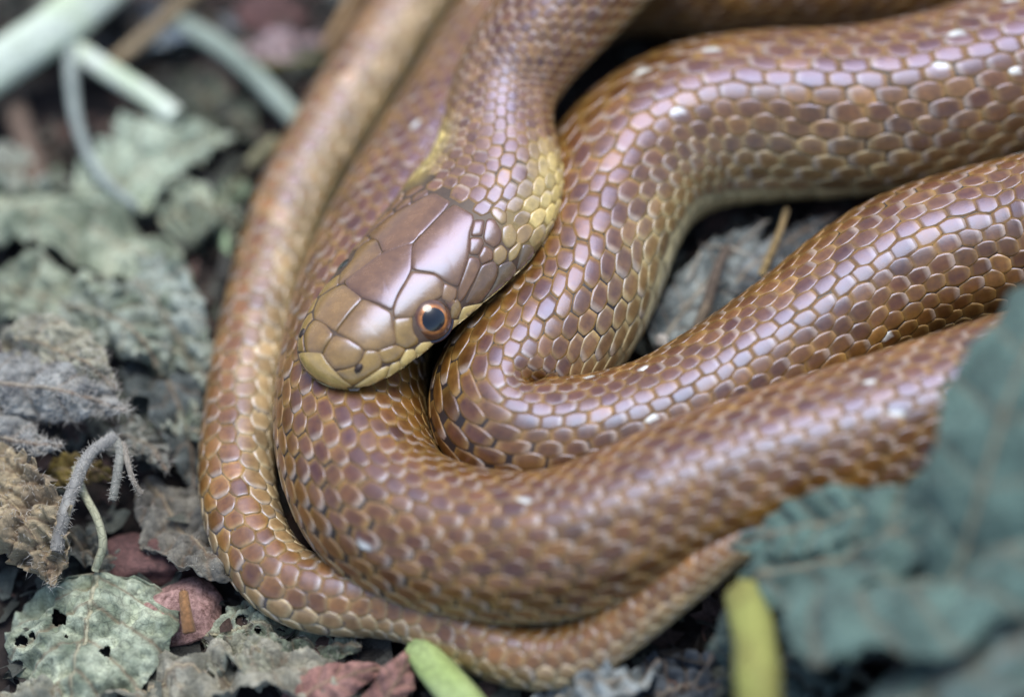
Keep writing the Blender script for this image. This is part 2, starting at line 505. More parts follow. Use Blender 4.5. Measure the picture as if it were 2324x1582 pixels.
# ---------------------------------------------------------------- eyes
def add_eye(center, axis, upd):
    axis = axis / np.linalg.norm(axis)
    e1 = np.cross(upd, axis); e1 /= np.linalg.norm(e1)
    e2 = np.cross(axis, e1)
    R = 57.0
    def cap(a0, a1, n, rr, colf):
        V, Cc = [], []
        phis = np.linspace(a0, a1, n)
        for ph in phis:
            for k in range(40):
                a = k * 2 * math.pi / 40
                d = axis * math.cos(ph) + (e1 * math.cos(a) + e2 * math.sin(a)) * math.sin(ph)
                V.append(center + d * rr); Cc.append(colf(ph, a))
        return np.array(V), grid_faces(n, 40, True).tolist(), np.array(Cc)
    def c_ball(ph, a):
        return c3(.012, .009, .008) if ph > 1.02 else c3(.055, .035, .022)
    V, F, Cc = cap(.45, 2.4, 24, R, c_ball)
    eye = mk('eye', V, F, M_EYE, SN, Cc)
    def c_iris(ph, a):
        f = np.clip((ph - .46) / .2, 0, 1)
        col = lerp(c3(.80, .29, .06), c3(.14, .06, .03), f)
        wob = .75 + .5 * noise.noise(Vector((a * 3, ph * 14, 1)))
        return col * wob
    V, F, Cc = cap(.40, .86, 12, R + 1.2, c_iris)
    mk('iris', V, F, M_EYE, eye, Cc)
    V, F, _ = cap(.002, .455, 8, R + 2.2, lambda ph, a: c3(0, 0, 0))
    mk('pupil', V, F, M_PUPIL, eye)
    return eye

eu, ev = cpx(1122, 990)
ep, en = hit_head(eu, ev)
view = CAM - ep; view /= np.linalg.norm(view)
ax = en * .72 + view * .28; ax /= np.linalg.norm(ax)
ec = ep - ax * 31 - view * 12
def ring_eye(center, axis, upd):
    axis = axis / np.linalg.norm(axis)
    e1 = np.cross(upd, axis); e1 /= np.linalg.norm(e1); e2 = np.cross(axis, e1)
    V = []
    for k in range(48):
        a = k * 2 * math.pi / 48
        d = e1 * math.cos(a) + e2 * math.sin(a)
        for j in range(8):
            b = j * 2 * math.pi / 8
            V.append(center + axis * (27 + 6 * math.sin(b)) + d * (49 + 4.5 * math.cos(b)))
    V = np.array(V)
    f = []
    for k in range(48):
        for j in range(8):
            f.append((k * 8 + j, ((k + 1) % 48) * 8 + j, ((k + 1) % 48) * 8 + (j + 1) % 8, k * 8 + (j + 1) % 8))
    mk('eye_rim', V, f, M_PLATE, SN, np.tile(c3(.035, .026, .022), (len(V), 1)))
add_eye(ec, ax, hD); ring_eye(ec, ax, hD)
lc, la = to_local(ec), to_local(ax + hO)
lc[1] *= -1; la[1] *= -1
lc += np.array([0, 10, -8])
add_eye(from_local(lc), from_local(la) - hO, hD); ring_eye(from_local(lc), from_local(la) - hO, hD)
# nostrils: small raised caps, coloured dark for the shade of an opening
for sgn in (1, -1):
    p, n_ = hit_head(*cpx(652, 1306))
    if sgn < 0:
        q = to_local(p); q[1] *= -1; p = from_local(q)
        q = to_local(n_ + hO); q[1] *= -1; n_ = from_local(q) - hO
    e1 = np.cross(n_, hA); e1 /= np.linalg.norm(e1); e2 = np.cross(n_, e1)
    V = [p + n_ * 5.2] + [p + n_ * 5.0 + (e1 * math.cos(a) * 7 + e2 * math.sin(a) * 11) for a in np.linspace(0, 2 * math.pi, 14, endpoint=False)] \
        + [p - n_ * 1 + (e1 * math.cos(a) * 9 + e2 * math.sin(a) * 13) for a in np.linspace(0, 2 * math.pi, 14, endpoint=False)]
    F = [(0, 1 + j, 1 + (j + 1) % 14) for j in range(14)] + [(1 + j, 15 + j, 15 + (j + 1) % 14, 1 + (j + 1) % 14) for j in range(14)]
    mk('nostril', np.array(V), F, M_SKIN, SN, np.tile(c3(.03, .016, .01), (29, 1)))

# ---------------------------------------------------------------- body scales
def in_poly(pt, poly):
    x, y = pt; c = False
    j = len(poly) - 1
    for i in range(len(poly)):
        if (poly[i][1] > y) != (poly[j][1] > y) and x < (poly[j][0] - poly[i][0]) * (y - poly[i][1]) / (poly[j][1] - poly[i][1]) + poly[i][0]:
            c = not c
        j = i
    return c

def on_plate(p, nrm, grow=1.10):
    q, qn = to_local(p), to_local(nrm + hO)
    if q[1] < 0:
        q[1] *= -1; qn[1] *= -1
    if (from_local(qn) - hO) @ (M @ np.array([0, 0, 1.0])) < .02:
        return q[0] > -60
    pt = project(from_local(q))
    for po in PLATE_PX:
        c = po.mean(0)
        if in_poly(c + (pt - c) / grow, po):
            return True
    return False

TH_V = math.radians(127)
def lattice(s0, s1, rows, fac_tab):
    """scale centres (K index -> arc length) for a stretch of body"""
    ss = np.arange(s0, s1, 4.0)
    L = np.interp(ss, fac_tab[0], fac_tab[1]) * np.interp(ss, S, Wd)
    K = np.r_[0, np.cumsum(4.0 / L)][:-1]
    dth = 2 * TH_V / rows
    Ks, js = [], []
    for j in range(-(rows // 2), rows // 2 + 1):
        k = np.arange(0.5 if j % 2 else 0.0, K[-1] - 1, 1.0)
        Ks.append(k); js.append(np.full(len(k), j))
    return ss, K, np.concatenate(Ks), np.concatenate(js), dth

A_ = np.array([-1, -.93, -.5, 0, .48, .82, 1.03, 1.12])
WA = np.array([.36, .41, .56, .68, .59, .46, .30, .14])
HA = np.array([-.25, .12, .42, .66, .86, 1.0, 1.0, -.25])
B_ = np.array([-1, -.94, -.66, 0, .66, .94, 1.0])
HB = np.array([-.35, .80, .95, 1.0, .95, .80, -.35])
na, nb = len(A_), len(B_)
patch_f = grid_faces(na, nb)

def build_scales(s0, s1, rows, fac_tab, tail=False):
    ss, K, kc, jc, dth = lattice(s0, s1, rows, fac_tab)
    sc = np.interp(kc, K, ss)
    th = jc * dth + (dth * .0)
    pc, nc = surf(sc, th)
    keep = np.ones(len(sc), bool)
    if s0 < 900:
        for i in np.where(sc < 720)[0]:
            if sc[i] < 300 or on_plate(pc[i], nc[i]):
                keep[i] = False
    kc, jc, sc, th, pc, nc = kc[keep], jc[keep], sc[keep], th[keep], pc[keep], nc[keep]
    n = len(sc)
    off = np.einsum('ij,ij->i', pc - it(C, sc), it(Lr, sc))
    g = np.clip(1 - it(kL, sc) * off, .3, 2.0)
    half = .53 / np.clip(g, 1, 2) ** .55
    jit = rng.normal(0, .02, n)
    kk = kc[:, None, None] + (A_[None, :, None] * half[:, None, None] + .02) + jit[:, None, None]
    s_v = np.interp(kk, K, ss) * np.ones((1, 1, nb))
    wid = WA[None, :, None] * dth * (.97 + rng.normal(0, .02, n))[:, None, None]
    t_v = th[:, None, None] + B_[None, None, :] * wid
    # the rows waver a little, as real ones do
    wq = np.stack([s_v.ravel() / 130.0, t_v.ravel() * 2.2, np.full(s_v.size, 3.0 if tail else 9.0)], -1)
    w1 = (np.sin(wq[:, 0] * 2.1 + 1.7 * np.sin(wq[:, 1] * 1.3)) + np.sin(wq[:, 0] * 4.3 - wq[:, 1] * 2.4 + 2.0)).reshape(s_v.shape)
    w2 = (np.sin(wq[:, 0] * 3.1 + 1.1 * np.sin(wq[:, 1] * 1.9 + 1.0)) + np.sin(wq[:, 0] * 5.7 + wq[:, 1] * 3.1)).reshape(s_v.shape)
    s_v = s_v + w1 * 3.2
    t_v = t_v + w2 * dth * .075 + rng.normal(0, .035, n)[:, None, None] * dth
    p, nn = surf(s_v, t_v)
    size = it(Wd, sc) * dth
    h = (HA[None, :, None] * HB[None, None, :]).repeat(n, 0)
    hv = np.where((HA[:, None] < 0) | (HB[None, :] < 0), -1.0, HA[:, None] * HB[None, :])
    hgt = size * .07 * np.clip(g, .6, 1.1) ** .5
    p = p + nn * (hv[None] * hgt[:, None, None] - .3)[..., None]
    # colour
    ae, be = np.abs(A_)[None, :, None], np.abs(B_)[None, None, :]
    rim = np.clip((np.maximum(ae * np.ones_like(be), be * np.ones_like(ae)) - .60) / .34, 0, 1)[..., None]
    tone = np.exp(rng.normal(0, .15, n))[:, None, None, None]
    tf = np.abs(th)
    fl = np.clip((tf - (.55 if tail else 1.25)) / .8, 0, 1)[:, None, None, None]
    hue = rng.uniform(0, 1, n)[:, None, None, None]
    if tail:
        cen = lerp(lerp(c3(.185, .080, .015), c3(.235, .110, .024), hue), c3(.42, .30, .15), fl * .85)
        rm = lerp(c3(.34, .225, .085), c3(.60, .50, .29), fl)
    else:
        cen = lerp(lerp(c3(.100, .036, .005), c3(.148, .066, .010), hue), c3(.30, .20, .08), fl * .75)
        rm = lerp(c3(.31, .185, .048), c3(.55, .46, .22), fl)
        nape = np.clip((1150 - sc) / 350, 0, 1)[:, None, None, None]
        cen = lerp(cen, lerp(c3(.17, .085, .042), c3(.21, .12, .055), hue), nape)
        yel = (np.clip((sc - 500) / 70, 0, 1) * np.clip((np.where(th < 0, 800, 735) - sc) / 70, 0, 1) * np.clip((tf - np.where(th < 0, .45, .55)) / .55, 0, 1))[:, None, None, None]
        cen, rm = lerp(cen, YEL, yel), lerp(rm, YEL * 1.15, yel)
        # a faint pale line along each side of the back
        ln_ = (np.exp(-((tf - .96) / .12) ** 2) * np.clip((sc - 1500) / 400, 0, 1))[:, None, None, None]
        cen = lerp(cen, cen * 1.35 + c3(.02, .015, .004), ln_)
    col = lerp(cen, rm, rim * .85) * tone
    edge = np.where((HA[:, None] < 0) | (HB[None, :] < 0), 1.0, 0.0)[None, ..., None]
    col = lerp(col, DARK * 1.6, edge * .7 * (1 - fl * .8) * (1 - (0 if tail else yel * .9)))
    tip = (rng.uniform(0, 1, n) < .35)[:, None, None, None] * np.clip((A_ - .6) / .3, 0, 1)[None, :, None, None] * (1 - edge)
    col = lerp(col, c3(.46, .40, .36), tip * .5)
    fleck = (rng.uniform(0, 1, n) < (.022 if not tail else .0)) & (tf < 1.6) & (sc > 1300)
    for i in np.where(fleck)[0]:
        side = rng.integers(0, 2)
        cols = [0, 2] if side else [nb - 3, nb - 1]
        r0 = rng.integers(2, 5)
        col[i, r0:r0 + 2, cols[0]:cols[1] + 1] = c3(.8, .82, .74)
    return p, col, pc, nc, size

all_V, all_C, cand = [], [], []
tab_body = (np.array([0, 760, 1000, 1500, 2500]), np.array([.17, .235, .27, .33, .335]))
tab_tail = (np.array([0, 1]), np.array([.56, .56]))
s_join = s_tail0 - 420
for args in ((300, s_join + 60, 23, tab_body, False), (s_join - 34, S[-1] - 12, 9, tab_tail, True)):
    p, col, pc, nc, size = build_scales(*args)
    all_V.append(p); all_C.append(col)
    for i in range(len(p)):
        cand.append((len(all_V) - 1, i, pc[i], nc[i], size[i]))
# the scales that show largest become parts of their own
best = []
for c in cand:
    uv = project(c[2])
    if not (0 < uv[0] < 2324 and 0 < uv[1] < 1582):
        continue
    v = CAM - c[2]; dist = np.linalg.norm(v); v /= dist
    f = float(v @ c[3])
    if f < .3 or BODY_BVH.ray_cast(Vector(c[2] + c[3] * 8), Vector(v))[0] is not None:
        continue
    best.append((c[4] ** 2 * f, c[0], c[1]))
best.sort(reverse=True)
single = set((a, b) for _, a, b in best[:300])
rest_V, rest_C = [], []
for a in range(2):
    for i in range(len(all_V[a])):
        if (a, i) in single:
            mk('scale', all_V[a][i].reshape(-1, 3), patch_f, M_SCALE, SN, all_C[a][i].reshape(-1, 3))
        else:
            rest_V.append(all_V[a][i].reshape(-1, 3)); rest_C.append(all_C[a][i].reshape(-1, 3))
nr = len(rest_V)
ff = (patch_f[None] + (np.arange(nr) * na * nb)[:, None, None]).reshape(-1, 4)
tag(mk('small_scales', np.vstack(rest_V), ff, M_SCALE, SN, np.vstack(rest_C)), kind='stuff')

# belly plates, one per scale row
def belly(s0, s1, rows, fac_tab):
    ss, K, kc, jc, dth = lattice(s0, s1, rows, fac_tab)
    k = np.arange(0, K[-1] - 1, 1.0)
    a = np.array([-1, -.8, 0, .6, .95, 1.0]); h = np.array([-.5, .2, .7, 1, .9, -.5])
    bt = np.linspace(TH_V - .04, 2 * math.pi - TH_V + .04, 15)
    hb = np.r_[-.3, np.ones(13), -.3]
    s_v = np.interp(k[:, None, None] + a[None, :, None] * .53, K, ss) * np.ones((1, 1, 15))
    t_v = bt[None, None, :] * np.ones_like(s_v)
    p, nn = surf(s_v, t_v)
    hv = np.where((h[:, None] < 0) | (hb[None, :] < 0), -.5, h[:, None] * hb[None, :]) * 3.2
    p = p + nn * hv[None, ..., None]
    cc = np.broadcast_to(PALE, p.shape) * np.exp(rng.normal(0, .06, len(k)))[:, None, None, None]
    f = (grid_faces(6, 15)[None] + (np.arange(len(k)) * 90)[:, None, None]).reshape(-1, 4)
    return p.reshape(-1, 3), cc.reshape(-1, 3), f
v1, c1, f1 = belly(760, s_join + 60, 23, tab_body)
v2, c2, f2 = belly(s_join - 34, S[-1] - 12, 9, tab_tail)
tag(mk('belly_scales', np.vstack([v1, v2]), np.vstack([f1, f2 + len(v1)]), M_VENT, SN, np.vstack([c1, c2])), kind='stuff')
# ---------------------------------------------------------------- ground
m, t, b = new_mat('soil')
tc = node(t, 'ShaderNodeTexCoord')
nz = node(t, 'ShaderNodeTexNoise', Scale=260.0, Detail=6.0, Roughness=0.7)
t.links.new(tc.outputs['Object'], nz.inputs['Vector'])
rp = node(t, 'ShaderNodeValToRGB')
rp.color_ramp.elements[0].position, rp.color_ramp.elements[0].color = .3, (.006, .005, .005, 1)
rp.color_ramp.elements[1].position, rp.color_ramp.elements[1].color = .75, (.045, .033, .028, 1)
t.links.new(nz.outputs['Fac'], rp.inputs['Fac'])
t.links.new(rp.outputs['Color'], b.inputs['Base Color'])
bp = node(t, 'ShaderNodeBump', Strength=0.8, Distance=0.0006)
t.links.new(nz.outputs['Fac'], bp.inputs['Height'])
t.links.new(bp.outputs['Normal'], b.inputs['Normal'])
b.inputs['Roughness'].default_value = 0.95
M_SOIL = m
ax_ = np.concatenate([np.linspace(-60000, -4000, 8), np.linspace(-3400, 3400, 110), np.linspace(4000, 60000, 8)])
gx, gy = np.meshgrid(ax_, ax_, indexing='ij')
gp = np.stack([gx.ravel(), gy.ravel(), np.zeros(gx.size)], -1)
MOUNDS = [(P(-90, 960, 0), 125.0, 330.0), (P(2290, 1590, 0), 230.0, 300.0)]
def mound(x, y):
    return sum(h * np.exp(-((x - c[0]) ** 2 + (y - c[1]) ** 2) / (2 * (r * .75) ** 2)) for c, h, r in MOUNDS)
gp[:, 2] = -22 + fbm(gp, 260.0, 4) * 14 + mound(gp[:, 0], gp[:, 1])
tag(mk('ground', gp, grid_faces(len(ax_), len(ax_)), M_SOIL), kind='structure')
# ---------------------------------------------------------------- litter: materials
def mat_leaf(name, rough=0.8, sheen=0.08, fine=0.5):
    m, t, b = new_mat(name)
    col = node(t, 'ShaderNodeVertexColor', layer_name='Col')
    at = node(t, 'ShaderNodeAttribute', attribute_name='vein')
    tc = node(t, 'ShaderNodeTexCoord')
    nz = node(t, 'ShaderNodeTexNoise', Scale=1100.0, Detail=6.0, Roughness=0.75)
    t.links.new(tc.outputs['Object'], nz.inputs['Vector'])
    vo = node(t, 'ShaderNodeTexVoronoi', feature='DISTANCE_TO_EDGE', Scale=900.0)
    n3 = node(t, 'ShaderNodeTexNoise', Scale=500.0, Detail=3.0)
    t.links.new(tc.outputs['Object'], n3.inputs['Vector'])
    mixv = node(t, 'ShaderNodeMix', data_type='VECTOR')
    mixv.inputs['Factor'].default_value = 0.0012
    add = node(t, 'ShaderNodeVectorMath', operation='MULTIPLY_ADD')
    add.inputs[1].default_value = (.0012, .0012, .0012)
    t.links.new(n3.outputs['Color'], add.inputs[0])
    t.links.new(tc.outputs['Object'], add.inputs[2])
    t.links.new(add.outputs['Vector'], vo.inputs['Vector'])
    mr = node(t, 'ShaderNodeMapRange')
    mr.inputs['From Min'].default_value, mr.inputs['From Max'].default_value = 0.28, 0.72
    mr.inputs['To Min'].default_value, mr.inputs['To Max'].default_value = 1 - fine, 1 + fine
    t.links.new(nz.outputs['Fac'], mr.inputs['Value'])
    vr = node(t, 'ShaderNodeMapRange')
    vr.inputs['From Max'].default_value = 0.08
    vr.inputs['To Min'].default_value, vr.inputs['To Max'].default_value = 0.72, 1.0
    t.links.new(vo.outputs['Distance'], vr.inputs['Value'])
    mu = node(t, 'ShaderNodeMath', operation='MULTIPLY')
    t.links.new(mr.outputs['Result'], mu.inputs[0]); t.links.new(vr.outputs['Result'], mu.inputs[1])
    sc = node(t, 'ShaderNodeVectorMath', operation='SCALE')
    t.links.new(col.outputs['Color'], sc.inputs[0]); t.links.new(mu.outputs['Value'], sc.inputs['Scale'])
    mx = node(t, 'ShaderNodeMix', data_type='RGBA')
    mx.inputs[7].default_value = (.20, .135, .085, 1)
    t.links.new(sc.outputs['Vector'], mx.inputs[6])
    vm = node(t, 'ShaderNodeMath', operation='MULTIPLY'); vm.inputs[1].default_value = .8
    t.links.new(at.outputs['Fac'], vm.inputs[0])
    t.links.new(vm.outputs['Value'], mx.inputs[0])
    t.links.new(mx.outputs[2], b.inputs['Base Color'])
    b.inputs['Roughness'].default_value = rough
    b.inputs['Specular IOR Level'].default_value = 0.25
    b.inputs['Sheen Weight'].default_value = sheen
    b.inputs['Sheen Roughness'].default_value = 0.5
    bp = node(t, 'ShaderNodeBump', Strength=0.7, Distance=0.00025)
    t.links.new(mu.outputs['Value'], bp.inputs['Height'])
    t.links.new(bp.outputs['Normal'], b.inputs['Normal'])
    return m
M_LEAF = mat_leaf('dry_leaf')
M_STEM = mat_leaf('stem', .55, .05, .18)
M_BARK = mat_leaf('twig', .8, .1, .5)

def mat_hair():
    m, t, b = new_mat('leaf_hair')
    b.inputs['Base Color'].default_value = (.62, .58, .50, 1)
    b.inputs['Roughness'].default_value = .6
    return m
M_HAIR = mat_hair()

def mat_stone(name, c1, c2, scale=700):
    m, t, b = new_mat(name)
    tc = node(t, 'ShaderNodeTexCoord')
    nz = node(t, 'ShaderNodeTexNoise', Scale=scale, Detail=6.0, Roughness=0.8)
    t.links.new(tc.outputs['Object'], nz.inputs['Vector'])
    rp = node(t, 'ShaderNodeValToRGB')
    rp.color_ramp.elements[0].position, rp.color_ramp.elements[0].color = .38, (*c1, 1)
    rp.color_ramp.elements[1].position, rp.color_ramp.elements[1].color = .62, (*c2, 1)
    t.links.new(nz.outputs['Fac'], rp.inputs['Fac'])
    t.links.new(rp.outputs['Color'], b.inputs['Base Color'])
    bp = node(t, 'ShaderNodeBump', Strength=0.8, Distance=0.0004)
    t.links.new(nz.outputs['Fac'], bp.inputs['Height'])
    t.links.new(bp.outputs['Normal'], b.inputs['Normal'])
    b.inputs['Roughness'].default_value = .85
    return m
M_PINK = mat_stone('pink_stone', (.15, .075, .06), (.55, .34, .30), 1500)
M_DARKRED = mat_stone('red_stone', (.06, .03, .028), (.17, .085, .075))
M_PALE = mat_stone('pale_stone', (.35, .32, .28), (.6, .56, .5))

# ---------------------------------------------------------------- litter: builders
def path3(mid, per=24):
    return catmull(np.array([P(*q) for q in mid]), per)

def resample(c, n):
    sg = np.r_[0, np.cumsum(np.linalg.norm(np.diff(c, axis=0), axis=1))]
    t_ = np.linspace(0, sg[-1], n)
    return np.stack([np.interp(t_, sg, c[:, k]) for k in range(3)], -1), sg[-1]

def tube_mesh(c, r, sides=10, ribs=0.0):
    T_ = np.gradient(c, axis=0); T_ /= np.linalg.norm(T_, axis=1)[:, None]
    ref = np.array([.3, .2, .93])
    s1 = np.cross(T_, ref); s1 /= np.linalg.norm(s1, axis=1)[:, None]
    s2 = np.cross(T_, s1)
    a = np.arange(sides) * 2 * math.pi / sides
    rr = np.asarray(r)[:, None] * (1 + ribs * np.cos(a * 4))[None]
    V = c[:, None] + s1[:, None] * (np.cos(a)[None] * rr)[..., None] + s2[:, None] * (np.sin(a)[None] * rr)[..., None]
    F = grid_faces(len(c), sides, True).tolist()
    V = V.reshape(-1, 3)
    n = len(V)
    V = np.vstack([V, c[:1], c[-1:]])
    F += [(n, (j + 1) % sides, j) for j in range(sides)] + [(n + 1, n - sides + j, n - sides + (j + 1) % sides) for j in range(sides)]
    return V, F

def hairs_mesh(roots, normals, n, length, rad=0.55):
    idx = rng.integers(0, len(roots), n)
    V, F = [], []
    for q, i in enumerate(idx):
        d = normals[i] * .7 + rng.normal(0, .6, 3)
        d /= np.linalg.norm(d)
        L = length * rng.uniform(.5, 1.3)
        e = np.cross(d, rng.normal(0, 1, 3)); e /= np.linalg.norm(e)
        f = np.cross(d, e)
        p = roots[i] + rng.normal(0, 2.0, 3) - normals[i] * 2
        mid = p + d * L * .55
        tip = p + d * L + np.array([0, 0, -1]) * L * .18 + rng.normal(0, L * .1, 3)
        V += [p + e * rad, p - e * .5 * rad + f * .87 * rad, p - e * .5 * rad - f * .87 * rad,
              mid + e * rad * .7, mid - e * .35 * rad + f * .6 * rad, mid - e * .35 * rad - f * .6 * rad, tip]
        o = q * 7
        F += [(o, o + 1, o + 4, o + 3), (o + 1, o + 2, o + 5, o + 4), (o + 2, o, o + 3, o + 5), (o + 3, o + 4, o + 6), (o + 4, o + 5, o + 6), (o + 5, o + 3, o + 6)]
    return np.array(V), F

def leaf(label, mid, hw, c1, c2, roll=0, fold=.15, curl=0.0, crumple=18, pleat=8, nv=7, teeth=0.06, shape='ovate', holes=(), hairs=0, hair_len=34,
         petiole=None, seed=1, name='dry_leaf', cat='leaf', group=None, res=(72, 44), rib=5.0, ragged=.0, ripple=60.0):
    n, m_ = res
    c, length = resample(path3(mid), n)
    T_ = np.gradient(c, axis=0); T_ /= np.linalg.norm(T_, axis=1)[:, None]
    T_ = gauss(T_, 2); T_ /= np.linalg.norm(T_, axis=1)[:, None]
    Sd = np.cross(np.array([0, 0, 1.0]), T_); Sd /= np.linalg.norm(Sd, axis=1)[:, None]
    Nm = np.cross(T_, Sd)
    ra = math.radians(roll)
    Sd, Nm = Sd * math.cos(ra) + Nm * math.sin(ra), Nm * math.cos(ra) - Sd * math.sin(ra)
    t_ = np.linspace(0, 1, n)
    if shape == 'heart':
        pr = np.clip(np.sin(np.pi * np.clip(t_, 0, 1) ** .55), 0, 1) ** .75
    elif shape == 'strip':
        pr = np.clip(np.minimum(t_ / .12, (1 - t_) / .12), 0.05, 1) ** .5
    else:
        pr = np.sin(np.pi * t_ ** .75) ** .8
    pr = np.nan_to_num(pr)
    w = np.linspace(-1, 1, m_)
    tt, ww = np.meshgrid(t_, w, indexing='ij')
    rag = np.array([[1 + ragged * (noise.fractal(Vector((a * 5, s_ * 7 + seed, 4.1)), 1, 2, 5) + .12 * noise.noise(Vector((a * 45, s_ * 3 + seed, 1.1)))) for s_ in (-1, 1)] for a in t_])
    tn = np.array([noise.noise(Vector((a * 5, seed * 1.3, 0))) for a in t_])
    saw = np.stack([1 - teeth * (.6 + tn) * (((t_ * nv * 2.2 + tn * 1.3 + o_) % 1.0)) for o_ in (0, .4)], -1)
    saw = np.where(ww < 0, saw[:, :1], saw[:, 1:])
    half = hw * pr[:, None] * saw * np.where(ww < 0, rag[:, :1], rag[:, 1:])
    # each side bends along an arc when curled
    q = np.abs(ww)
    ang = curl * q
    lat = np.sign(ww) * half * np.where(np.abs(curl) < 1e-3, q, np.sin(ang) / max(abs(curl), 1e-3) * np.sign(curl) if curl else q)
    hgt = half * ((1 - np.cos(ang)) / curl if abs(curl) > 1e-3 else 0) + fold * half * q
    flat = np.stack([tt.ravel() * length, (ww * half).ravel(), np.full(tt.size, seed * 977.0)], -1)
    cr = (fbm(flat, ripple * 2.6, 2, seed) * 1.3 - np.abs(fbm(flat, ripple, 3, seed + 5)) * 1.2).reshape(tt.shape) * crumple * 2.2
    cr2 = fbm(flat, ripple * .35, 2, seed + 9).reshape(tt.shape) * crumple * .2
    ph = (tt - .55 * q * hw / max(length, 1)) * nv
    vd = np.abs(ph - np.round(ph)) / nv * length              # distance to the nearest side vein
    pl = pleat * (np.exp(-(vd / 9) ** 2) * -1 + .5 * np.cos(2 * np.pi * ph) * -1) * np.clip(q * 4, 0, 1)
    hgt = hgt + cr + cr2 + pl
    side = fbm(flat, ripple * 1.5, 2, seed + 13).reshape(tt.shape) * crumple * .5
    V = c[:, None] + Sd[:, None] * (lat + side * q)[..., None] + Nm[:, None] * hgt[..., None]
    V = V.reshape(-1, 3)
    V[:, 2] = np.maximum(V[:, 2], -14 + rng.uniform(0, 3, len(V)))
    F = grid_faces(n, m_)
    cen = V[F].mean(1)
    if holes:
        px = project(cen)
        keep = np.ones(len(F), bool)
        for (hu, hv, hr) in holes:
            dd = np.linalg.norm(px - np.array([hu, hv]), axis=1)
            nzv = np.array([noise.noise(Vector((a / 11, b_ / 11, seed))) for a, b_ in px])
            keep &= dd > hr * (1 + .55 * nzv)
        F = F[keep]
    mixf = np.clip(fbm(flat, 70.0, 4, seed + 2) * 1.1 + .45, 0, 1)[:, None]
    col = lerp(c1, c2, mixf)
    dots = np.clip((fbm(flat, 16.0, 2, seed + 3) - .42) * 6, 0, 1)[:, None]
    col = lerp(col, np.asarray(c2) * .45, dots * .6)
    vein = np.maximum(np.exp(-(vd / (hw * .02 + 1.5)) ** 2) * .8, np.exp(-((q * half) / 4.5) ** 2)).ravel()
    root = empty(name, (c[0][0], c[0][1], max(0, c[0][2] - 20)))
    tag(root, label, cat, group)
    bl = mk('blade', V, F, M_LEAF, root, col, attrs={'vein': vein})
    so = bl.modifiers.new('thickness', 'SOLIDIFY'); so.thickness = 3.0 * U; so.offset = 0
    mi = V.reshape(n, m_, 3)[:, m_ // 2] + Nm * -1.0
    TV, TF = tube_mesh(mi[: int(n * .93)], np.linspace(rib, rib * .35, int(n * .93)), 8)
    mk('midrib', TV, TF, M_STEM, root, np.tile(lerp(c1, c3(.33, .25, .14), .55), (len(TV), 1)))
    if petiole == 'ground':
        b_ = c[0] + np.array([25.0, -45.0, 0]); g_ = np.array([b_[0] + 20, b_[1] - 25, mound(b_[0], b_[1]) - 24])
        pc, _ = resample(catmull(np.array([g_, (b_ * .6 + g_ * .4), c[0]]), 16), 30)
        TV, TF = tube_mesh(pc, np.linspace(rib * 1.9, rib * 1.2, 30), 10, .12)
        mk('petiole', TV, TF, M_STEM, root, np.tile(lerp(c1, c3(.30, .25, .13), .5), (len(TV), 1)))
    elif petiole:
        pc = np.vstack([path3(petiole), c[:1]]) if len(petiole) > 1 else np.vstack([P(*petiole[0])[None], c[:1]])
        pc, _ = resample(pc, 30)
        TV, TF = tube_mesh(pc, np.linspace(rib * 1.5, rib * 1.5, 30), 10, .12)
        mk('petiole', TV, TF, M_STEM, root, np.tile(lerp(c1, c3(.30, .25, .13), .5), (len(TV), 1)))
    if hairs:
        e1 = np.gradient(V.reshape(n, m_, 3), axis=0).reshape(-1, 3)
        e2 = np.gradient(V.reshape(n, m_, 3), axis=1).reshape(-1, 3)
        nn = np.cross(e1, e2); nn /= np.maximum(np.linalg.norm(nn, axis=1), 1e-6)[:, None]
        nn *= np.sign(nn @ np.array([0, 0, 1.0]))[:, None]
        HV, HF = hairs_mesh(V, nn, int(hairs * .7), hair_len * .8)
        tag(mk('hairs', HV, HF, M_HAIR, root), kind='stuff')
    return root

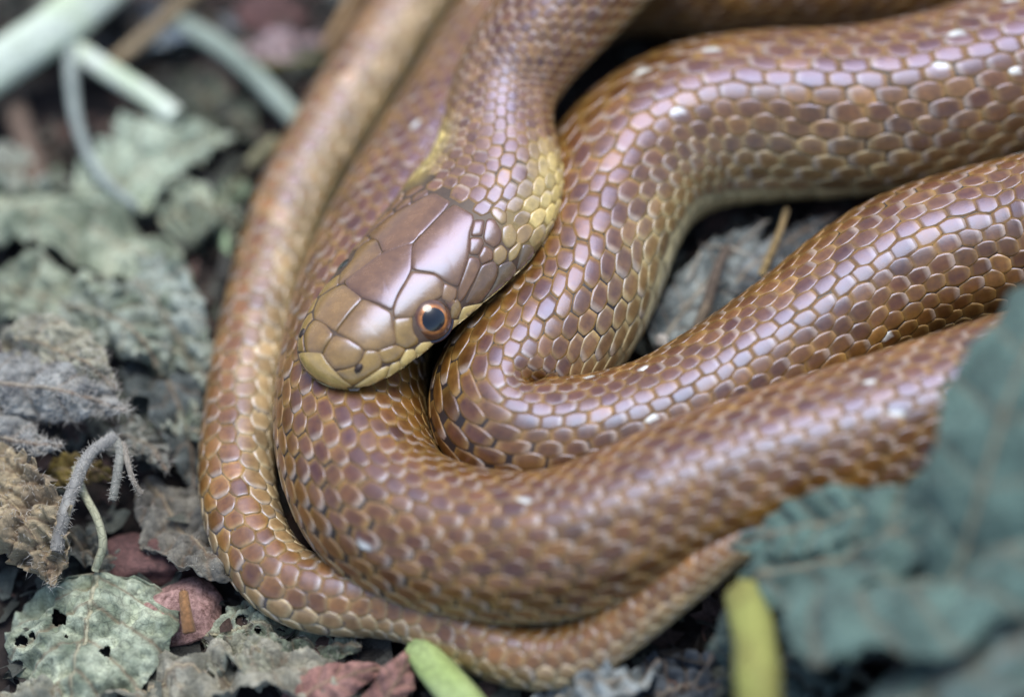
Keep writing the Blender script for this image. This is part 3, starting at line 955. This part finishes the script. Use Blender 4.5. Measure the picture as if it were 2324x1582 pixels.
def stem(label, mid, r, c1, c2, r1=None, ribs=.06, hairs=0, name='plant_stem', cat='stem', group=None, seed=1, mat=None, nodes=()):
    c, L = resample(path3(mid), 60)
    rr = np.linspace(r, r if r1 is None else r1, 60) * (1 + .05 * fbm(c, 120.0, 2, seed))
    rr[0] *= .8; rr[-1] *= .8
    for nd in nodes:
        rr *= 1 + .22 * np.exp(-((np.linspace(0, 1, 60) - nd) / .025) ** 2)
    V, F = tube_mesh(c, rr, 16, ribs)
    f = np.clip(fbm(V * np.array([1, 1, 1]), 90.0, 3, seed) + .5, 0, 1)[:, None]
    root = empty(name, (c[0][0], c[0][1], max(0, c[0][2] - r)))
    tag(root, label, cat, group)
    mk('stalk', V, F, mat or M_STEM, root, lerp(c1, c2, f), attrs={'vein': np.zeros(len(V))})
    # torn skin at the cut end
    k = 9
    EV, EF = [], []
    a_ = c[-1]; d_ = c[-1] - c[-3]; d_ /= np.linalg.norm(d_)
    e1 = np.cross(d_, [0.1, .2, 1]); e1 /= np.linalg.norm(e1); e2 = np.cross(d_, e1)
    for i in range(k):
        an = i * 2 * math.pi / k
        b0 = a_ + (e1 * math.cos(an) + e2 * math.sin(an)) * rr[-1] * .85
        b1 = a_ + (e1 * math.cos(an + .5) + e2 * math.sin(an + .5)) * rr[-1] * .85
        EV += [b0, b1, (b0 + b1) / 2 + d_ * r * rng.uniform(.1, .6)]
        EF.append((3 * i, 3 * i + 1, 3 * i + 2))
    mk('frayed_end', np.array(EV), EF, mat or M_STEM, root, np.tile(np.asarray(c2) * .8, (len(EV), 1)), attrs={'vein': np.zeros(len(EV))})
    if hairs:
        nn = V[:-2] - np.repeat(c, 16, 0); nn /= np.maximum(np.linalg.norm(nn, axis=1), 1e-6)[:, None]
        HV, HF = hairs_mesh(V[:-2], nn, hairs // 2, 14, .5)
        tag(mk('hairs', HV, HF, M_HAIR, root), kind='stuff')
    return root

def stone(label, u, v, z, rx, ry, rz, mat, rot=0, seed=1, name='stone', cat='stone', group=None, amp=.22):
    import bmesh
    bm = bmesh.new()
    bmesh.ops.create_icosphere(bm, subdivisions=4, radius=1)
    ctr = P(u, v, z)
    V = np.array([x.co[:] for x in bm.verts])
    F = [tuple(x.index for x in f.verts) for f in bm.faces]
    bm.free()
    d = np.array([noise.fractal(Vector(q) * 1.2 + Vector((seed * 5.3, 0, 0)), 1, 2, 2) * amp + noise.noise(Vector(q) * 5 + Vector((seed, 1, 0))) * amp * .16 for q in V])
    # flattened facets
    for k in range(7):
        nrm = rng.normal(0, 1, 3); nrm /= np.linalg.norm(nrm)
        h = V @ nrm - .78
        V = V - np.clip(h, 0, None)[:, None] * nrm * .9
    V = V * (1 + d)[:, None] * np.array([rx, ry, rz])
    ca, sa = math.cos(math.radians(rot)), math.sin(math.radians(rot))
    V = np.stack([V[:, 0] * ca - V[:, 1] * sa, V[:, 0] * sa + V[:, 1] * ca, V[:, 2]], -1) + ctr
    V = V - np.array([0, 0, 1.0]) * 0
    o = mk(name, V, F, mat, None, loc=(ctr[0], ctr[1], max(0, ctr[2] - rz)))
    tag(o, label, cat, group)
    return o

# ---------------------------------------------------------------- litter: the pieces
GG1, GG2 = c3(.50, .55, .40), c3(.17, .205, .14)            # pale grey green and its darker blotches
GB1, GB2 = c3(.42, .42, .38), c3(.11, .115, .115)           # grey blue
TB1, TB2 = c3(.42, .34, .21), c3(.17, .13, .085)             # tan brown
TE1, TE2 = c3(.125, .20, .165), c3(.08, .125, .105)           # teal
DK1, DK2 = c3(.13, .15, .14), c3(.055, .065, .06)  # dark tones, with the shade beside the tail put into the colour
PK1, PK2 = c3(.40, .22, .18), c3(.24, .12, .10)

leaf('flat grey-green leaf with dark holes and brown veins, its stalk arching up', [(216, 1292, 92), (196, 1420, 92), (170, 1560, 80), (150, 1690, 68)], 205, GG1, GG2, fold=-.14, crumple=22, pleat=6,
     nv=5, teeth=.04, shape='heart', holes=[(132, 1403, 17), (48, 1454, 13), (74, 1439, 9), (41, 1509, 11), (240, 1478, 12), (150, 1445, 5)], res=(120, 110), rib=6,
     petiole=[(172, 1060, 170), (186, 1110, 175), (222, 1180, 165), (234, 1235, 140), (222, 1275, 110)], seed=3, ripple=90)
leaf('brown fuzzy crumbling leaf above the leaf with holes', [(-90, 1080, 210), (0, 1120, 230), (70, 1210, 220), (105, 1330, 170)], 120, TB1, TB2, roll=10, fold=.1, curl=-.5, crumple=26, teeth=.2, ragged=.5,
     hairs=900, hair_len=26, seed=11, ripple=50, res=(90, 60))
leaf('grey curled hairy leaf with long ridges pointing at the snake', [(-110, 868, 260), (40, 872, 275), (170, 893, 265), (285, 932, 230)], 92, GB1, GB2, roll=24, fold=-.25, curl=-.7, crumple=12, pleat=9, nv=5,
     teeth=.1, ragged=.25, hairs=1700, hair_len=38, seed=21, ripple=45, res=(90, 60))
leaf('short blue-grey ribbed hairy leaf under the curled hairy one', [(-110, 985, 230), (0, 990, 245), (70, 1005, 240), (140, 1012, 215)], 62, GB1 * .85, GB2 * .8, roll=20, fold=-.3, curl=-.6, crumple=10, pleat=9, nv=4,
     ragged=.25, hairs=900, hair_len=30, seed=22, ripple=40, res=(70, 44))
leaf('yellowish hairy shrivelled leaf lying on top of the curled hairy leaf', [(0, 775, 240), (80, 775, 270), (180, 815, 270), (262, 880, 245)], 78, c3(.48, .46, .33), c3(.24, .23, .17), roll=12, fold=-.2, curl=-.5, crumple=18,
     hairs=1100, hair_len=34, seed=23, ragged=.3, ripple=45)
leaf('broad pale grey-green leaf arching over a dark gap', [(-120, 480, 70), (60, 470, 120), (260, 520, 120), (400, 640, 80), (430, 760, 50)], 120, GG1, GG2, roll=-22, fold=.05, curl=-.35, crumple=24, seed=31, ragged=.25, ripple=80, res=(90, 56))
leaf('crumpled mint-grey leaf beside the tail, below the arching leaf', [(250, 600, 100), (350, 680, 130), (410, 780, 120), (440, 850, 100)], 110, c3(.42, .47, .40), GG2, roll=8, curl=-.3, crumple=18, seed=32, ragged=.3, ripple=55)
leaf('wrinkled grey leaf inside the dark gap under the arching leaf', [(-80, 640, 105), (80, 665, 130), (210, 700, 135), (320, 745, 115)], 95, GG1 * .9, GG2 * .9, roll=10, curl=-.4, crumple=18, seed=33, ragged=.35, hairs=350, ripple=50)
leaf('blurred pale green leaf with two raised pointed teeth', [(170, 450, 60), (290, 380, 90), (420, 310, 95), (530, 290, 70)], 125, c3(.58, .66, .50), c3(.33, .39, .29), roll=-6, curl=-.25, crumple=22, teeth=.28, nv=5, seed=41, ragged=.25, ripple=80)
leaf('leaf coloured dark for the shade against the tail', [(290, 790, 45), (380, 880, 65), (430, 1000, 68), (440, 1110, 50)], 88, DK1, DK2, roll=-10, curl=.3, crumple=18, seed=51, ragged=.4, ripple=55)
leaf('torn brown-grey leaf beside the tail above the pink stone', [(330, 1080, 55), (400, 1160, 85), (470, 1250, 95), (560, 1330, 80)], 92, c3(.24, .225, .18), c3(.10, .095, .08), roll=-14, curl=-.3, crumple=18, seed=52, ragged=.4, hairs=250, hair_len=22, ripple=50)
leaf('crumpled grey-tan leaf along the bottom with a dark hollow', [(180, 1600, 60), (380, 1505, 95), (560, 1500, 95), (740, 1515, 80), (940, 1560, 40)], 88, c3(.40, .38, .29), c3(.18, .175, .13), roll=-28, fold=.1, curl=-.6, crumple=28, seed=61, ragged=.3, ripple=70, res=(100, 56))
leaf('thin grey net-veined leaf tucked under the tail bend', [(450, 1440, 15), (560, 1420, 34), (680, 1450, 30), (820, 1490, 12)], 80, GG1 * .8, GG2 * .8, roll=-8, curl=-.2, crumple=20, seed=62, ragged=.3, hairs=300, hair_len=22, holes=[(548, 1408, 14), (585, 1430, 9)], ripple=50, res=(100, 60))
leaf('pink-brown dry leaf curled in the shade below the tail', [(620, 1640, 50), (720, 1560, 75), (800, 1530, 75), (880, 1520, 50)], 58, PK1, PK2, roll=10, curl=-.8, crumple=10, pleat=4, seed=71, ripple=80)
leaf('pink-brown dry leaf with a torn tip against the green stem', [(830, 1680, 50), (880, 1580, 80), (915, 1520, 90), (935, 1470, 80)], 52, PK1 * .9, PK2, roll=24, curl=-.8, crumple=10, pleat=4, seed=72, ragged=.3, ripple=80)
leaf('small pale grey leaf under the lowest bend of the tail', [(1200, 1590, 70), (1300, 1555, 95), (1400, 1545, 95), (1500, 1500, 60)], 58, c3(.36, .40, .39), c3(.18, .20, .20), curl=-.4, crumple=22, seed=73, ragged=.3, ripple=60)
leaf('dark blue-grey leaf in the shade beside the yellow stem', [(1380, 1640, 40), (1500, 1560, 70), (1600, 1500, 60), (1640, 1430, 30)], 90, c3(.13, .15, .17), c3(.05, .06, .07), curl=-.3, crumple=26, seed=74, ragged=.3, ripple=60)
# foreground, nearest to the lens
leaf('tall teal leaf leaning in front of the right hand coils', [(2110, 1400, 430), (2200, 1180, 580), (2290, 920, 680), (2390, 680, 700), (2480, 480, 650)], 140, TE1, TE2, roll=-14, curl=-.4, crumple=12, teeth=.1, petiole='ground', seed=81, ragged=.25, ripple=220, res=(90, 56))
leaf('large crumpled teal leaf heaped below the coils on the right', [(1800, 1290, 300), (1940, 1310, 420), (2100, 1290, 500), (2300, 1250, 560), (2520, 1210, 560)], 235, TE1 * 1.15, TE2, roll=-18, curl=-.5, crumple=22, petiole='ground', seed=82, ragged=.35, ripple=200, res=(100, 60))
leaf('rumpled teal leaf filling the space between the tall leaf and the heap', [(1660, 1350, 270), (1830, 1270, 390), (1990, 1200, 460), (2140, 1100, 520), (2260, 1000, 540)], 120, TE1 * .95, TE2, roll=-12, curl=-.4, crumple=18, petiole='ground', seed=86, ragged=.3, ripple=120)
leaf('broad blue-grey leaf sweeping up from the bottom right', [(1860, 1740, 250), (2060, 1620, 400), (2260, 1490, 500), (2480, 1340, 560)], 170, c3(.15, .21, .19), TE2, roll=-24, curl=-.6, crumple=16, petiole='ground', seed=83, ragged=.2, ripple=220)
leaf('teal leaf tip touching the tail where it slips under', [(2020, 1150, 430), (1900, 1165, 420), (1780, 1195, 390), (1655, 1240, 320)], 70, TE1 * 1.2, TE2, roll=-10, curl=-.4, crumple=14, seed=84, ragged=.25, ripple=110)
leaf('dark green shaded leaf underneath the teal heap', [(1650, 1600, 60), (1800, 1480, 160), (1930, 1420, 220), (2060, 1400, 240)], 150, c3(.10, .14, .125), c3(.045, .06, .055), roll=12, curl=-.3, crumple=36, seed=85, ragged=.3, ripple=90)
# inside the coil
leaf('shrivelled silver-grey leaf in the hollow between the coils', [(1490, 790, 75), (1560, 690, 95), (1640, 590, 110), (1740, 490, 100)], 80, c3(.36, .40, .38), c3(.10, .12, .12), roll=12, curl=-0.9, crumple=9, pleat=2, seed=91, ragged=.3, hairs=120, hair_len=26, ripple=130, res=(90, 56))
leaf('crumpled dark silver leaf tucked under the belly edge in the hollow', [(1640, 660, 75), (1720, 590, 100), (1800, 530, 105), (1900, 480, 85)], 62, c3(.26, .29, .29), c3(.06, .07, .075), roll=-12, curl=-0.8, crumple=9, pleat=2, seed=92, ragged=.35, hairs=100, hair_len=26, ripple=110)
stem('thin brown split twig standing in the hollow between the coils', [(1578, 760, 90), (1605, 690, 122), (1625, 620, 138), (1650, 560, 132)], 13, c3(.24, .19, .13), c3(.13, .10, .075), r1=10, name='twig', cat='twig', seed=3, mat=M_BARK)
stem('straw-yellow twig beside the brown one in the hollow', [(1728, 625, 110), (1752, 570, 134), (1772, 520, 142), (1786, 475, 132)], 9, c3(.40, .29, .13), c3(.28, .20, .09), r1=7, name='twig', cat='twig', seed=4, mat=M_BARK)
for k_, (a_, b_) in enumerate((((1540, 700), (1640, 640)), ((1600, 560), (1700, 580)), ((1690, 545), (1745, 500)), ((1560, 640), (1590, 570)))):
    stem(('pale straw fibre lying across the brown twig', 'curved straw fibre under the belly edge in the hollow', 'short straw fibre beside the straw-yellow twig', 'grey straw fibre left of the brown twig')[k_],
         [(*a_, 100), ((a_[0] + b_[0]) / 2 + 6, (a_[1] + b_[1]) / 2 - 8, 112), (*b_, 98)], 3.2, c3(.5, .47, .40), c3(.36, .33, .27), name='straw', cat='straw', seed=30 + k_, mat=M_BARK)
stone('tiny white pebble at the foot of the hollow', 1503, 772, 90, 15, 19, 13, M_PALE, 20, 3, 'pebble', 'pebble')
leaf('folded pale leaf wedged between the toothed leaf and the tail', [(360, 500, 60), (440, 470, 90), (510, 480, 95), (555, 540, 70)], 75, GG1, GG2, roll=-10, curl=-.5, crumple=34, seed=101, ragged=.35, ripple=50)
leaf('crumpled dusty green leaf right against the tail beside its middle', [(330, 830, 60), (400, 800, 95), (450, 830, 100), (490, 900, 70)], 70, c3(.36, .40, .32), GG2, roll=8, curl=-.6, crumple=18, seed=102, ragged=.4, ripple=42, hairs=260)
leaf('small pale curled leaf in the dark pocket beside the tail', [(340, 960, 50), (390, 940, 90), (440, 960, 95), (470, 1010, 60)], 55, c3(.40, .43, .34), GG2, roll=-16, curl=-.7, crumple=26, seed=103, ragged=.4, ripple=38)
leaf('wrinkled grey leaf under the forked hairy stalk', [(230, 1010, 110), (290, 990, 140), (340, 1010, 130), (380, 1070, 90)], 58, c3(.34, .35, .29), c3(.14, .145, .12), roll=12, curl=-.6, crumple=28, seed=104, ragged=.4, ripple=40, hairs=300)
leaf('mint-grey crumpled leaf under the yellowish hairy one', [(150, 700, 120), (250, 720, 160), (330, 780, 150), (360, 860, 100)], 85, c3(.42, .46, .38), GG2, roll=14, curl=-.5, crumple=18, seed=105, ragged=.35, ripple=48)
leaf('pale withered leaf at the edge above the arching leaf', [(-100, 400, 60), (20, 380, 100), (120, 400, 100), (200, 440, 60)], 80, c3(.40, .42, .34), GG2, roll=-8, curl=-.5, crumple=30, seed=106, ragged=.3, ripple=55)
leaf('grey leaf scrap between the fuzzy brown leaf and the red stone', [(140, 1190, 60), (190, 1240, 80), (240, 1260, 70), (300, 1240, 40)], 45, c3(.22, .225, .18), c3(.09, .09, .075), curl=-.6, crumple=24, seed=107, ragged=.4, ripple=40)
leaf('creased olive-grey leaf between the bottom leaf and the tail bend', [(430, 1500, 60), (540, 1470, 85), (660, 1480, 80), (760, 1500, 50)], 60, c3(.34, .34, .25), c3(.14, .145, .11), roll=-20, curl=-.6, crumple=30, seed=108, ragged=.35, ripple=50, hairs=200)
leaf('torn grey leaf at the corner below the leaf with holes', [(-80, 1640, 90), (40, 1580, 105), (150, 1570, 95), (260, 1600, 70)], 70, c3(.38, .38, .29), c3(.17, .17, .13), roll=-14, curl=-.4, crumple=26, seed=109, ragged=.35, ripple=55)
leaf('dim green leaf by the grey-green stem at the top', [(330, 190, 20), (430, 200, 45), (520, 250, 45), (600, 330, 20)], 80, c3(.15, .17, .12), c3(.07, .08, .06), curl=-.4, crumple=28, seed=110, ragged=.3, ripple=60)
# stones
stone('pink speckled stone beside the leaf with holes', 410, 1392, 0, 104, 90, 56, M_PINK, 15, 5)
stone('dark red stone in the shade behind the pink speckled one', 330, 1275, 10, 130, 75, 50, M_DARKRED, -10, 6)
stone('pink stone beside the brown twig at the blurred edge', 10, 445, 0, 90, 70, 45, M_PINK, 0, 8)
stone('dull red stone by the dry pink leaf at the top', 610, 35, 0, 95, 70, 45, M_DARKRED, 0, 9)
stem('short orange-brown bark splinter standing on the pink stone', [(430, 1436, 84), (423, 1396, 100), (416, 1342, 112)], 15, c3(.33, .17, .07), c3(.18, .09, .04), r1=10, name='bark_splinter', cat='splinter', seed=5, mat=M_BARK)
# stems
stem('thick pale green stem with a cut end under the tail bend', [(1220, 1800, -10), (1130, 1690, 90), (1060, 1600, 110), (1000, 1530, 88), (950, 1466, 66)], 44, c3(.42, .52, .22), c3(.34, .44, .15), r1=40, ribs=.10, seed=6)
stem('yellow-green bent stem standing before the teal leaves', [(1760, 1990, -20), (1728, 1800, 260), (1722, 1560, 400), (1714, 1450, 365), (1688, 1345, 300)], 50, c3(.33, .34, .09), c3(.24, .22, .06), r1=42, seed=7)
stem('broad white-green stem crossing the blurred corner', [(-120, 240, 120), (20, 135, 150), (130, 60, 165), (300, -90, 170)], 58, c3(.72, .80, .66), c3(.6, .70, .48), r1=62, ribs=.1, seed=8)
stem('white-green cut stem slanting down to the toothed leaf', [(170, 112, 120), (250, 165, 112), (330, 215, 104), (398, 266, 92)], 27, c3(.78, .84, .72), c3(.6, .70, .48), r1=29, ribs=.08, seed=9)
stem('pale tan stalk crossing behind the white-green stems', [(230, 165, 60), (310, 100, 80), (390, 30, 90), (470, -50, 95)], 19, c3(.40, .31, .19), c3(.28, .21, .12), seed=10, mat=M_BARK)
stem('grey drooping stalk hanging over the toothed leaf', [(165, 10, 150), (160, 140, 140), (178, 290, 120), (230, 400, 100), (310, 470, 85)], 17, c3(.40, .45, .40), c3(.26, .30, .27), r1=11, seed=11)
stem('grey-green stem slanting towards the tail', [(400, 50, 50), (490, 100, 66), (580, 175, 66), (680, 280, 45)], 27, c3(.38, .45, .37), c3(.26, .31, .25), seed=12)
stem('olive straw lying under the dry pink leaf', [(520, 140, 35), (620, 148, 45), (740, 130, 40)], 9, c3(.27, .25, .10), c3(.17, .16, .07), seed=13, name='straw', cat='straw', mat=M_BARK)
stem('orange-tan stalk pressed along the top of the tail', [(735, 115, 60), (768, 60, 76), (800, 0, 85), (840, -70, 85)], 14, c3(.42, .27, .13), c3(.30, .19, .09), seed=14, mat=M_BARK)
stem('brown blurred twig below the broad white-green stem', [(20, 210, 40), (60, 320, 50), (95, 440, 35)], 30, c3(.20, .14, .10), c3(.12, .085, .065), seed=15, name='twig', cat='twig', mat=M_BARK)
stem('pale straw stub poking out from under the tail', [(565, 375, 40), (590, 350, 48), (625, 318, 50)], 16, c3(.42, .40, .24), c3(.30, .28, .16), seed=16, name='straw', cat='straw', mat=M_BARK)
stem('fresh green sliver beside the edge of the tail', [(515, 590, 40), (512, 555, 50), (518, 520, 52)], 10, c3(.40, .52, .32), c3(.28, .40, .22), seed=17, name='straw', cat='straw')
stem('hairy blue-grey stalk drooping towards the leaf with holes', [(262, 990, 220), (205, 1030, 226), (168, 1105, 220), (142, 1180, 202), (128, 1250, 174)], 13, c3(.36, .35, .31), c3(.17, .165, .15), r1=15, hairs=1300, seed=18, name='hairy_stalk')
stem('forked hairy stalk end hanging straight down', [(250, 985, 210), (272, 1020, 212), (266, 1075, 208), (256, 1135, 188)], 11, c3(.25, .25, .21), c3(.14, .14, .12), r1=9, hairs=380, seed=19, name='hairy_stalk')
stem('thin hairy stalk curling outwards beside the forked one', [(280, 1005, 212), (290, 1050, 212), (302, 1090, 202), (322, 1122, 188)], 7, c3(.28, .25, .20), c3(.16, .14, .11), r1=6, hairs=220, seed=20, name='hairy_stalk')
stem('thin yellow-green stalk in the shade behind the fuzzy brown leaf', [(118, 1235, 60), (120, 1280, 50), (126, 1330, 30)], 6, c3(.25, .25, .08), c3(.18, .17, .06), seed=24, name='plant_stem')
leaf('mustard yellow shrivelled leaf under the hairy stalks', [(90, 1080, 130), (150, 1060, 150), (210, 1060, 150), (260, 1085, 130)], 42, c3(.22, .165, .04), c3(.10, .07, .02), curl=-.6, crumple=14, seed=25, ripple=45)
leaf('dry mauve-pink leaf behind the tail at the top', [(540, 105, 20), (620, 95, 48), (700, 95, 50), (770, 110, 30)], 52, c3(.56, .44, .45), c3(.33, .23, .23), curl=-.5, crumple=16, seed=26, ripple=70)
leaf('blue-grey blurred leaf behind the tan stalk at the top', [(240, 20, 20), (330, 60, 40), (420, 60, 50), (560, 20, 30)], 90, c3(.20, .25, .27), c3(.10, .12, .15), curl=-.3, crumple=20, seed=27, ripple=80)
leaf('frayed light green leaf pressed against the edge of the tail', [(470, 540, 30), (500, 480, 45), (535, 420, 45), (560, 370, 30)], 45, c3(.27, .34, .22), c3(.14, .19, .11), roll=14, crumple=20, teeth=.4, seed=28, ragged=.5, ripple=40)

# crumbs and leaf scraps on the soil: nobody could count these
SV, SF, SC_ = [], [], []
for k in range(4600):
    x, y = rng.uniform(-1900, 1900), rng.uniform(-1500, 1700)
    sz = float(np.clip(rng.lognormal(3.3, .55), 8, 120))
    a, b_ = rng.uniform(0, 2 * math.pi), rng.normal(0, .45)
    e1 = np.array([math.cos(a), math.sin(a), 0.0]); e2 = np.array([-math.sin(a), math.cos(a), math.tan(b_)]); e2 /= np.linalg.norm(e2)
    n_ = np.cross(e1, e2); cv = rng.normal(0, .35)
    asp = rng.uniform(.25, 1.0)
    base = np.array([x, y, rng.uniform(-8, 16) + mound(x, y)])
    c0 = [c3(.10, .10, .085), c3(.075, .06, .045), c3(.16, .10, .08), c3(.14, .15, .12), c3(.05, .045, .04)][rng.integers(0, 5)] * rng.uniform(.35, 1.0)
    for i in range(4):
        for j in range(4):
            uu, ww = (i / 1.5 - 1), (j / 1.5 - 1)
            r_ = 1 + rng.normal(0, .26)
            SV.append(base + e1 * uu * sz * r_ + e2 * ww * sz * asp * r_ + n_ * (cv * sz * (uu * uu) + rng.normal(0, .07) * sz))
            SC_.append(c0 * rng.uniform(.8, 1.2))
    SF.append(grid_faces(4, 4) + k * 16)
SVa = np.array(SV); SVa[:, 2] = np.clip(SVa[:, 2], -24, 320)
tag(mk('leaf_crumbs', SVa, np.vstack(SF), M_LEAF, None, np.array(SC_), attrs={'vein': np.zeros(len(SV))}),
    'dark crumbled leaf scraps strewn over the soil', 'leaf litter', kind='stuff')
